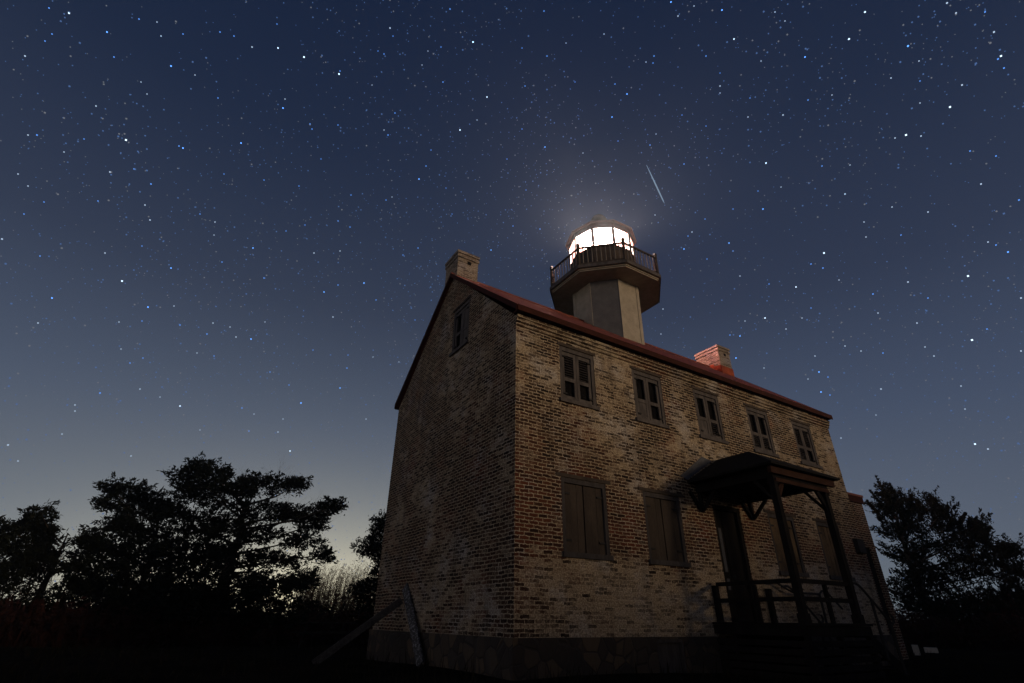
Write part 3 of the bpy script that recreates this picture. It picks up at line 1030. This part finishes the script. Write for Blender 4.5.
def build_tree(name, label, cat, base_px, dist, pads, seed, leaf=.16, dens=1., depth=1.2, group=None, trunk_r=.2, spikes=(), lean=(.10, .16), spray=1., shrink=1.):
    rnd = random.Random(seed)
    b0 = at(base_px, 640, dist); base = Vector((b0.x, b0.y, GZ - .1))
    root = empty(name, base)
    tag(root, label, cat, group)
    ppm = None
    crown = MB(); wood = MB()
    top = max((at(p[0], p[1], dist).z for p in pads))
    tip = Vector((base.x, base.y, base.z + (top - base.z) * .86)) + vx * rnd.uniform(-.3, .3)
    mids = [base.lerp(tip, t) + vx * rnd.uniform(-.12, .12) * (t > 0) + vy * rnd.uniform(-.12, .12) * (t > 0) for t in (0, .2, .45, .7, 1)]
    wood.tube(mids, [trunk_r * 1.25, trunk_r, trunk_r * .7, trunk_r * .42, trunk_r * .12], 8)
    for (px, py, rx, ry) in pads:
        dd = dist + rnd.uniform(-depth, depth)
        cpt = at(px, py, dd)
        k = dd / FPX * .80 * shrink
        rr = (rx * k * 1.04, max(rx * k * .8, .35), ry * k * .86)
        area = rr[0] * rr[2]
        m_n = int(9 + 62 * (rr[0] * rr[1] * rr[2]) ** .62)
        for _ in range(m_n):
            while True:
                q = Vector((rnd.uniform(-1, 1), rnd.uniform(-1, 1), rnd.uniform(-1, 1)))
                if q.length <= 1: break
            c_ = cpt + vx * q.x * rr[0] + vy * q.y * rr[1] + Vector((0, 0, q.z * rr[2]))
            out = (vx * (q.x + lean[0]) + vy * q.y * .8 + Vector((0, 0, lean[1] + .35 * q.z))).normalized()
            ln = rnd.uniform(.25, .75) * spray
            for i in range(int(56 * dens)):
                tt = rnd.random()
                w_ = (.19 * (1 - tt) + .025) * (1 if spray == 1 else .8)
                p = c_ + out * ln * (tt - .4) + Vector((rnd.gauss(0, w_), rnd.gauss(0, w_), rnd.gauss(0, w_ * .7)))
                s_ = leaf * rnd.uniform(.4, 1.1)
                d1 = (out * .9 + Vector((rnd.gauss(0, .7), rnd.gauss(0, .7), rnd.gauss(0, .7)))).normalized()
                d2 = d1.orthogonal().normalized(); d2.rotate(Matrix.Rotation(rnd.uniform(0, 6.28), 3, d1))
                crown.face([p - d1 * s_ * .5, p + d2 * s_ * .22, p + d1 * s_ * .8, p - d2 * s_ * .22])
        t = max(.12, min(.95, (cpt.z - base.z) / (tip.z - base.z) * .8))
        j = base.lerp(tip, t)
        m_ = j.lerp(cpt, .55) + Vector((0, 0, rnd.uniform(-.25, .1)))
        wood.tube([j, m_, cpt], [trunk_r * .22, trunk_r * .13, .012], 6)
    for (ax_, ay_, bx_, by_) in spikes:
        a, b_ = at(ax_, ay_, dist), at(bx_, by_, dist)
        wood.tube([a, b_], [.035, .006], 5)
        for i in range(14):
            p = a.lerp(b_, i / 14); r_ = .17 * (1 - i / 15) + .02
            leaf_cloud(crown, p, (r_, r_, r_), 24, leaf * .75, rnd)
    wood.build('trunk', MAT['bark'], root)
    crown.build('crown', MAT['foliage'], root)
    return root


big = [(201, 468, 10, 9), (194, 478, 22, 12), (221, 474, 5, 9), (236, 489, 22, 9), (257, 485, 22, 10), (285, 485, 17, 6), (300, 483, 8, 3), (205, 492, 34, 13), (322, 508, 17, 5),
       (336, 506, 6, 3), (300, 514, 24, 7), (256, 512, 38, 9), (314, 524, 13, 8), (322, 555, 11, 8), (300, 540, 20, 7), (245, 533, 36, 10), (232, 555, 34, 9), (303, 579, 16, 10), (276, 560, 24, 9), (270, 585, 38, 11),
       (199, 520, 38, 20), (192, 552, 44, 24), (215, 585, 60, 22), (240, 612, 80, 20), (165, 600, 50, 26)]
small = [(112, 488, 9, 4), (132, 493, 20, 8), (152, 500, 14, 9), (112, 505, 11, 4), (144, 510, 20, 12), (118, 524, 15, 6), (140, 528, 26, 12), (166, 510, 11, 6), (92, 540, 18, 8), (118, 546, 28, 14),
         (86, 553, 10, 9), (72, 566, 8, 5), (108, 574, 32, 16), (150, 560, 36, 24), (108, 602, 50, 22), (160, 610, 50, 22), (84, 588, 14, 10)]
far_left = [(41, 513, 3, 5), (37, 520, 7, 6), (28, 529, 14, 7), (46, 532, 5, 5), (6, 528, 10, 4), (19, 545, 24, 11), (45, 546, 6, 8), (16, 566, 28, 13), (40, 562, 10, 11), (10, 592, 36, 16), (-14, 560, 24, 26)]
right = [(886, 492, 6, 8), (893, 499, 9, 7), (884, 506, 14, 7), (899, 513, 20, 9), (911, 502, 4, 6), (921, 508, 5, 5), (932, 502, 4, 5), (940, 514, 18, 7), (926, 526, 28, 10), (896, 532, 22, 12), (979, 525, 6, 5), (964, 530, 14, 7),
         (984, 538, 12, 6), (950, 545, 34, 12), (1003, 553, 14, 6), (1016, 548, 6, 3), (985, 560, 26, 8), (908, 555, 26, 14), (1017, 569, 13, 5), (944, 572, 44, 14), (1001, 577, 18, 5), (912, 590, 30, 16), (960, 604, 66, 18), (1012, 604, 40, 12), (1040, 590, 26, 18)]
behind = [(382, 521, 4, 6), (378, 531, 7, 8), (370, 543, 8, 4), (365, 551, 6, 4), (379, 548, 8, 9), (379, 566, 5, 8), (364, 590, 9, 9), (373, 583, 9, 6), (371, 608, 14, 14), (386, 560, 9, 36)]
build_tree('cedar_tree', 'tallest cedar, broad windswept crown with long boughs reaching toward the house', 'tree', 215, 24, big, 3, .15, 1.0, 1.5, 'cedars round the lighthouse', .24)
build_tree('cedar_tree', 'smaller layered cedar joined to the left side of the tallest cedar', 'tree', 125, 25.5, small, 4, .15, 1.0, 1.2, 'cedars round the lighthouse', .18)
build_tree('cedar_tree', 'dark pointed cedar at the far left beyond the brush', 'tree', 20, 27, far_left, 5, .15, 1.0, 1.2, 'cedars round the lighthouse', .16)
build_tree('cedar_tree', 'slim cedar half hidden behind the far corner of the gable wall', 'tree', 379, 24, behind, 6, .13, 1.2, .8, 'cedars round the lighthouse', .12)
build_tree('cedar_tree', 'spiky spreading cedar right of the low brick wing', 'tree', 940, 33, right, 8, .15, 1.0, 1.5, 'cedars round the lighthouse', .22, lean=(-.40, .62), spray=1.7, shrink=.76,
           spikes=[(958, 526, 966, 512), (984, 538, 990, 527), (921, 520, 917, 500), (905, 520, 899, 498), (950, 530, 955, 518), (1005, 556, 1022, 552), (893, 512, 875, 474), (888, 514, 869, 489), (884, 520, 866, 500), (902, 510, 889, 482), (912, 512, 910, 494), (934, 512, 931, 497), (944, 516, 948, 505), (982, 534, 978, 520), (1004, 553, 1016, 543)])


def bare_bush(name, label, px, dist, h, n, seed, spread=.5):
    rnd = random.Random(seed)
    b0 = at(px, 640, dist); base = Vector((b0.x, b0.y, GZ - .05))
    m = MB()

    def grow(p, d, ln, r_, lev):
        q = p + d * ln
        m.tube([p, p.lerp(q, .5) + Vector((rnd.gauss(0, .02), rnd.gauss(0, .02), 0)), q], [r_, r_ * .8, r_ * .55], 4, cap=False)
        if lev == 0: return
        for _ in range(3):
            nd = (d + Vector((rnd.gauss(0, .35), rnd.gauss(0, .35), rnd.gauss(.1, .2)))).normalized()
            grow(p.lerp(q, rnd.uniform(.55, 1)), nd, ln * rnd.uniform(.5, .75), r_ * .6, lev - 1)
    for _ in range(n):
        d = Vector((rnd.gauss(0, spread * .5), rnd.gauss(0, spread * .5), 1)).normalized()
        grow(base + Vector((rnd.gauss(0, .15), rnd.gauss(0, .15), 0)), d, h * rnd.uniform(.35, .5), .013, 4)
    tag(m.build(name, MAT['bark']), label, 'shrub', 'bare shrubs by the cedars')


bare_bush('bare_shrub', 'leafless twiggy shrub between the far left cedar and the smaller cedar', 62, 26, 3.3, 6, 1)
bare_bush('bare_shrub', 'leafless sapling showing between the two joined cedars', 168, 27, 6.0, 3, 2, .3)
bare_bush('bare_shrub', 'leafless sapling with fine twigs above the tallest cedar', 232, 27, 7.6, 3, 5, .25)

# low brush that runs along the edge of the clearing
rnd = random.Random(12)
mb = MB()
for _ in range(5200):
    px = rnd.uniform(-260, 380) if rnd.random() < .6 else rnd.uniform(870, 1320)
    dist = rnd.uniform(22.5, 34) if px < 800 else rnd.uniform(31, 44)
    b0 = at(px, 640, dist)
    p = Vector((b0.x, b0.y, GZ - .05))
    hh = rnd.uniform(.5, 1.55) * (1.75 if px > 800 else 1.1)
    for _k in range(3):
        d = Vector((rnd.gauss(0, .28), rnd.gauss(0, .28), 1)).normalized()
        q = p + d * hh * rnd.uniform(.6, 1)
        sd_ = d.orthogonal().normalized() * rnd.uniform(.01, .03)
        mb.face([p - sd_, p + sd_, q + sd_ * .3, q - sd_ * .3])
        for _l in range(4):
            l = p.lerp(q, rnd.uniform(.35, 1)); w_ = Vector((rnd.gauss(0, 1), rnd.gauss(0, 1), rnd.gauss(0, 1))).normalized() * .13
            w2 = w_.orthogonal().normalized() * .05
            mb.face([l - w_, l + w2, l + w_, l - w2])
tag(mb.build('brush', MAT['brush']), 'dark winter brush along the edge of the clearing', 'brush', kind='stuff')

# reed bed with pale plumes left of the house
mb = MB(); pl_ = MB()
for _ in range(1500):
    px = rnd.uniform(285, 400) if rnd.random() < .8 else rnd.uniform(-80, 285)
    dist = rnd.uniform(27, 38)
    b0 = at(px, 640, dist); p = Vector((b0.x, b0.y, GZ - .05))
    hh = rnd.uniform(1.7, 3.2)
    lean = Vector((rnd.gauss(.10, .10), rnd.gauss(0, .12), 1))
    q = p + lean * hh
    mb.tube([p, p.lerp(q, .6), q], [.012, .010, .005], 3, cap=False)
    for _k in range(3):
        l = p.lerp(q, rnd.uniform(.3, .8)); w_ = Vector((rnd.gauss(0, .5), rnd.gauss(0, .5), .35)) * .8
        sd_ = w_.orthogonal().normalized() * .012
        mb.face([l - sd_, l + sd_, l + w_])
    for _k in range(22):
        t = rnd.random()
        l = q + lean * .42 * (t - .35) + Vector((rnd.gauss(0, .05), rnd.gauss(0, .05), 0)) * (1.1 - t) * 1.6 + vx * t * .12
        w_ = Vector((rnd.gauss(0, 1), rnd.gauss(0, 1), rnd.gauss(.6, .6))).normalized() * .06
        sd_ = w_.orthogonal().normalized() * .012
        mb.face([l - sd_, l + sd_, l + w_])
tag(mb.build('reeds', MAT['reed']), 'tall dry reeds with feathery plumes against the twilight left of the house', 'reeds', kind='stuff')

# short winter turf in the foreground
mb = MB()
for _ in range(16000):
    x = rnd.uniform(-16, 18); y = rnd.uniform(-7.6, 18)
    if -.1 < x < 14.6 and -.1 < y < 7.2: continue
    if 4.9 < x < 9 and -2.3 < y < 0: continue
    p = Vector((x, y, ground_z(x, y) - .01)); hh = rnd.uniform(.05, .17)
    if -.9 < x < 0 or -.9 < y < 0 and -1 < x < 15: hh *= rnd.uniform(1, 2.6)
    sd_ = Vector((rnd.gauss(0, 1), rnd.gauss(0, 1), 0)).normalized() * .012
    mb.face([p - sd_, p + sd_, p + Vector((rnd.gauss(0, .05), rnd.gauss(0, .05), hh))])
tag(mb.build('grass', MAT['grass']), 'short winter grass growing round the lighthouse', 'grass', kind='stuff')

# ------------------------------------------------------------------ stars and meteor
STARS = [  # pixel in the photograph, size, kind (0 blue, 1 white, 2 dim grey)
    (69, 13, 1.5, 1), (107, 32, 1.4, 0), (49, 8, .9, 0), (25, 56, 1.1, 1), (114, 57, 1.0, 0), (45, 41, .8, 0), (52, 34, .8, 0), (171, 66, 1.6, 0), (139, 19, 1.0, 0), (161, 36, .9, 1), (157, 22, .7, 1),
    (183, 34, .9, 0), (220, 32, 1.1, 0), (234, 36, 1.0, 0), (252, 47, 1.3, 1), (195, 75, .8, 1), (218, 98, .9, 0), (96, 106, 1.0, 1), (126, 140, 2.0, 1), (179, 146, 1.1, 0), (183, 148, 1.5, 0), (241, 143, 1.6, 0),
    (28, 135, .9, 1), (37, 135, 1.2, 0), (84, 139, .8, 0), (64, 152, .8, 1), (110, 172, 1.3, 1), (134, 169, .9, 0), (151, 184, 1.3, 0), (18, 174, .8, 1), (28, 186, .8, 1), (98, 201, .9, 0), (44, 202, .8, 0), (24, 214, .8, 0),
    (145, 205, 1.1, 1), (150, 220, 1.2, 1), (224, 174, .8, 0), (200, 214, .9, 0), (215, 222, 1.0, 1), (2, 239, 1.3, 1), (214, 235, .8, 1), (141, 82, .7, 1), (147, 94, .7, 1),
    (278, 48, 1.4, 1), (304, 57, 1.9, 1), (277, 24, .8, 0), (339, 74, 1.9, 1), (340, 71, 1.0, 0), (390, 28, 1.3, 1), (393, 36, .8, 0), (450, 9, 1.2, 0), (473, 42, 1.7, 1), (384, 54, 1.0, 0), (378, 51, .8, 0), (441, 47, .9, 0), (428, 51, .7, 1),
    (443, 82, 1.2, 0), (487, 97, 1.5, 1), (283, 108, 1.6, 0), (285, 99, .9, 1), (310, 124, 1.2, 0), (312, 129, 1.2, 0), (338, 125, 1.0, 0), (395, 113, 1.2, 0), (384, 130, .9, 1), (388, 135, 1.3, 0), (460, 130, 1.7, 1), (477, 120, .9, 1),
    (431, 150, 1.0, 0), (426, 166, 1.3, 0), (419, 179, 1.7, 0), (507, 159, 1.0, 0), (264, 180, .9, 0), (299, 186, 1.0, 0), (321, 159, .8, 0), (351, 195, 1.1, 0), (386, 200, 1.0, 0), (392, 197, .8, 1), (338, 221, 1.3, 0), (350, 227, 1.2, 0), (305, 225, .9, 0), (286, 231, .9, 0), (446, 188, .8, 0), (452, 214, .8, 0), (372, 85, .7, 1), (422, 65, .8, 1),
    (544, 11, 1.2, 0), (671, 2, 1.6, 0), (678, 16, 1.1, 1), (722, 10, 1.5, 0), (694, 6, .9, 1), (604, 34, 1.0, 1), (566, 43, .9, 1), (547, 56, 1.2, 0), (522, 48, .9, 0), (525, 86, 1.2, 0), (654, 56, 1.2, 0), (646, 62, 1.0, 1), (653, 63, 1.0, 0), (615, 84, 1.2, 0), (627, 94, 1.6, 0), (706, 56, 1.1, 0), (734, 39, 1.4, 1), (720, 86, 1.2, 1), (720, 93, .9, 1), (720, 73, .8, 0), (761, 61, 1.0, 1), (750, 98, .9, 0), (748, 117, 1.1, 1), (612, 117, 1.6, 0), (522, 129, 1.0, 0), (545, 147, 1.4, 0), (575, 82, .8, 0), (618, 141, .9, 0), (650, 145, 1.3, 0), (656, 134, .9, 1), (684, 164, 1.3, 0), (682, 115, .9, 0), (706, 126, .9, 0), (766, 163, 1.8, 1), (583, 153, .8, 1), (610, 172, 1.0, 0), (763, 209, 1.5, 0), (758, 191, .9, 0), (733, 209, 1.0, 0), (705, 219, 1.0, 0), (692, 232, 1.3, 1), (688, 236, 1.1, 0), (655, 215, .9, 1), (513, 226, 1.1, 0), (540, 229, 1.2, 0), (526, 190, .8, 0),
    (865, 12, 1.6, 1), (849, 39, 1.7, 1), (908, 46, 1.7, 0), (805, 57, 1.4, 0), (947, 3, 1.3, 1), (956, 13, 1.1, 1), (985, 12, 1.0, 0), (994, 32, 1.3, 1), (1001, 56, 1.6, 1), (998, 59, 1.2, 0), (1004, 68, 1.1, 0), (962, 85, 1.2, 1), (950, 107, 1.8, 1), (906, 135, 2.0, 1), (921, 136, 1.1, 1), (895, 138, 1.0, 1), (891, 78, .9, 1), (783, 115, 1.3, 1), (808, 100, 1.0, 0), (832, 95, .8, 1), (775, 12, .9, 1), (785, 21, .8, 1), (970, 151, 1.0, 0), (996, 156, 1.0, 0), (981, 184, 1.2, 1), (1019, 200, 1.2, 0), (845, 194, 1.3, 1), (822, 166, 1.0, 0), (850, 165, .8, 1), (892, 207, 1.0, 1), (928, 212, 1.1, 1), (864, 222, .9, 1), (901, 235, 1.0, 0), (866, 237, .9, 1), (781, 187, .9, 1), (919, 61, .8, 1), (920, 81, .8, 0), (920, 103, .8, 1),
    (122, 281, 1.8, 1), (52, 298, 1.4, 0), (171, 268, 1.4, 0), (148, 307, 1.6, 0), (105, 253, 1.0, 1), (180, 325, 1.2, 0), (213, 323, 1.1, 1), (207, 334, 1.2, 0), (230, 327, 1.0, 1), (236, 337, 1.2, 1), (251, 339, 1.6, 0), (130, 363, .9, 0), (143, 358, .9, 0), (100, 393, 1.3, 0), (140, 389, 1.1, 1), (180, 406, 1.4, 1), (160, 397, .8, 1), (242, 408, 1.1, 0), (75, 405, .9, 1), (75, 411, .9, 1), (8, 445, 1.3, 1), (18, 461, .9, 1), (62, 434, .9, 1), (131, 456, 1.0, 1), (38, 323, 1.0, 1), (40, 256, .9, 0), (222, 262, 1.0, 0), (253, 248, 1.4, 0), (119, 322, .9, 1), (174, 306, .9, 1), (121, 349, .8, 1), (200, 430, .8, 1), (254, 414, .9, 1), (249, 431, .9, 0), (214, 356, .9, 0), (197, 353, .9, 1), (142, 321, .9, 0), (142, 246, .8, 0),
    (314, 253, 1.3, 1), (340, 251, 1.1, 1), (364, 283, 1.7, 0), (338, 285, 1.2, 0), (324, 292, 1.5, 0), (376, 300, 1.2, 0), (403, 255, 1.0, 0), (418, 248, 1.2, 0), (491, 250, 1.4, 0), (264, 278, 1.2, 0), (333, 317, 1.3, 1), (347, 368, 1.3, 0), (340, 388, 1.4, 0), (301, 403, 1.7, 0), (289, 385, 1.0, 0), (270, 372, 1.0, 0), (278, 432, 1.2, 1), (290, 451, 1.4, 1), (366, 419, 1.1, 1), (283, 419, .9, 1), (313, 350, .9, 0), (348, 355, .9, 0), (265, 322, .8, 1), (399, 362, .8, 1), (373, 357, .9, 1), (415, 320, .8, 0),
    (763, 209, 1.4, 0), (824, 253, 2.0, 1), (811, 264, 1.2, 0), (823, 268, 1.3, 0), (729, 243, 1.4, 0), (733, 251, 1.0, 0), (684, 249, 1.5, 0), (796, 287, 1.4, 1), (765, 318, 1.6, 1), (740, 336, 1.4, 0), (730, 335, 1.1, 0), (736, 358, 1.6, 0), (663, 309, 1.1, 1), (661, 334, 1.0, 1), (769, 284, 1.0, 0), (786, 329, 1.1, 1), (745, 321, .9, 1), (815, 356, 1.0, 1), (819, 372, 1.5, 0), (828, 377, 1.1, 0), (821, 392, 1.5, 0), (830, 395, 1.1, 0), (808, 379, .9, 1), (740, 276, 1.0, 1), (764, 368, 1.0, 1), (802, 318, .9, 1), (707, 259, .9, 0),
    (968, 276, 1.9, 1), (1008, 252, 1.4, 0), (996, 245, 1.1, 0), (988, 242, 1.0, 1), (908, 282, 1.3, 1), (873, 294, 1.3, 0), (972, 340, 2.0, 1), (917, 323, 1.1, 1), (928, 298, 1.0, 0), (883, 353, 1.1, 0), (881, 389, 1.3, 1), (975, 444, 1.6, 1), (988, 449, 1.2, 1), (845, 346, 1.0, 1), (861, 351, 1.0, 1), (925, 347, .9, 1), (934, 356, 1.0, 1), (878, 313, 1.0, 1), (839, 280, .9, 1), (1021, 298, 1.2, 1), (1021, 351, 1.0, 1), (841, 438, 1.0, 1), (811, 308, .9, 0), (961, 386, .9, 1), (965, 409, .8, 1), (876, 415, .8, 1), (987, 329, .9, 0),
]
rnd = random.Random(41)
SR = 3000.0
lists = {k: MB() for k in range(6)}


def star(dirv, r_, k):
    c_ = CAM + dirv * SR
    x = dirv.orthogonal().normalized() * r_; y = dirv.cross(x).normalized() * r_; z = dirv * r_
    lists[k].mesh([c_ + x, c_ - x, c_ + y, c_ - y, c_ + z, c_ - z], [(0, 2, 4), (2, 1, 4), (1, 3, 4), (3, 0, 4), (2, 0, 5), (1, 2, 5), (3, 1, 5), (0, 3, 5)])


PX = SR / FPX
for (px, py, s, k) in STARS:
    bright = s >= (1.4 if k == 0 else 1.35)
    star(ray(px, py), PX * ((.20 + .31 * s) if bright else (.22 + .34 * s)), k + (0 if bright else 4))
from mathutils import noise as mnoise
cnt = 0
while cnt < 26000:
    # faint background stars all over the sky, thicker in some parts than in others, fewer near the horizon
    z = rnd.uniform(.03, 1); a = rnd.uniform(0, 2 * PI); h = math.sqrt(1 - z * z)
    v = Vector((h * math.cos(a), h * math.sin(a), z))
    dn_ = .5 + .5 * mnoise.noise(v * 3.2 + Vector((4, 1, 7))) + .35 * mnoise.noise(v * 9)
    if rnd.random() > max(.12, min(1, dn_)) * min(1, .5 + 1.6 * z): continue
    cnt += 1
    b_ = rnd.random() ** 4
    star(v, PX * (.36 + .46 * b_), 2 if rnd.random() < .66 else 3)
for k, (nm, c_, s_, lab) in {0: ('stars', (.12, .36, 1.0), 1.9, 'brighter blue stars'), 4: ('stars', (.11, .32, .95), 1.2, 'middling blue stars'), 5: ('stars', (.50, .64, .85), 1.05, 'middling white stars'), 1: ('stars', (.62, .80, 1.0), 2.0, 'brightest white stars'),
                        2: ('stars', (.14, .27, .62), .52, 'faint bluish background stars'), 3: ('stars', (.34, .36, .42), .45, 'faint grey background stars')}.items():
    o = lists[k].build(nm, emit_mat(lab.replace(' ', '_'), c_, s_))
    tag(o, lab + ' scattered over the clear night sky', 'stars', kind='stuff')

v0, v1 = ray(646.5, 165), ray(664.5, 203.5)
mb = MB()
N = 14
pts = [CAM + v0.lerp(v1, i / N).normalized() * 2500 for i in range(N + 1)]
rr = [2500 / FPX * .62 * (.12 + .88 * math.sin(PI * min(1, (i / N) * .72 + .06))) for i in range(N + 1)]
rr[-1] = .2
mb.tube(pts, rr, 6)
tag(mb.build('meteor', emit_mat('meteor_light', (.42, .62, .85), .42)), 'thin pale meteor streaking down above the lit lantern', 'meteor')

# ------------------------------------------------------------------ haze
m = bpy.data.materials.new('night_haze'); m.use_nodes = True
t = NT(m.node_tree); t.n.clear()
o = t.node('ShaderNodeOutputMaterial'); pv = t.node('ShaderNodeVolumePrincipled')
pv.inputs['Color'].default_value = (.95, .97, 1, 1)
pv.inputs['Density'].default_value = .00085
pv.inputs['Anisotropy'].default_value = .74
t.put(o.inputs['Volume'], pv.outputs[0])
mb = MB(); mb.box(-94, -94, -3.5, 94, 94, 24)
hz = mb.build('haze', m)
tag(hz, 'thin night haze glowing round the lit lantern', 'haze', kind='stuff')
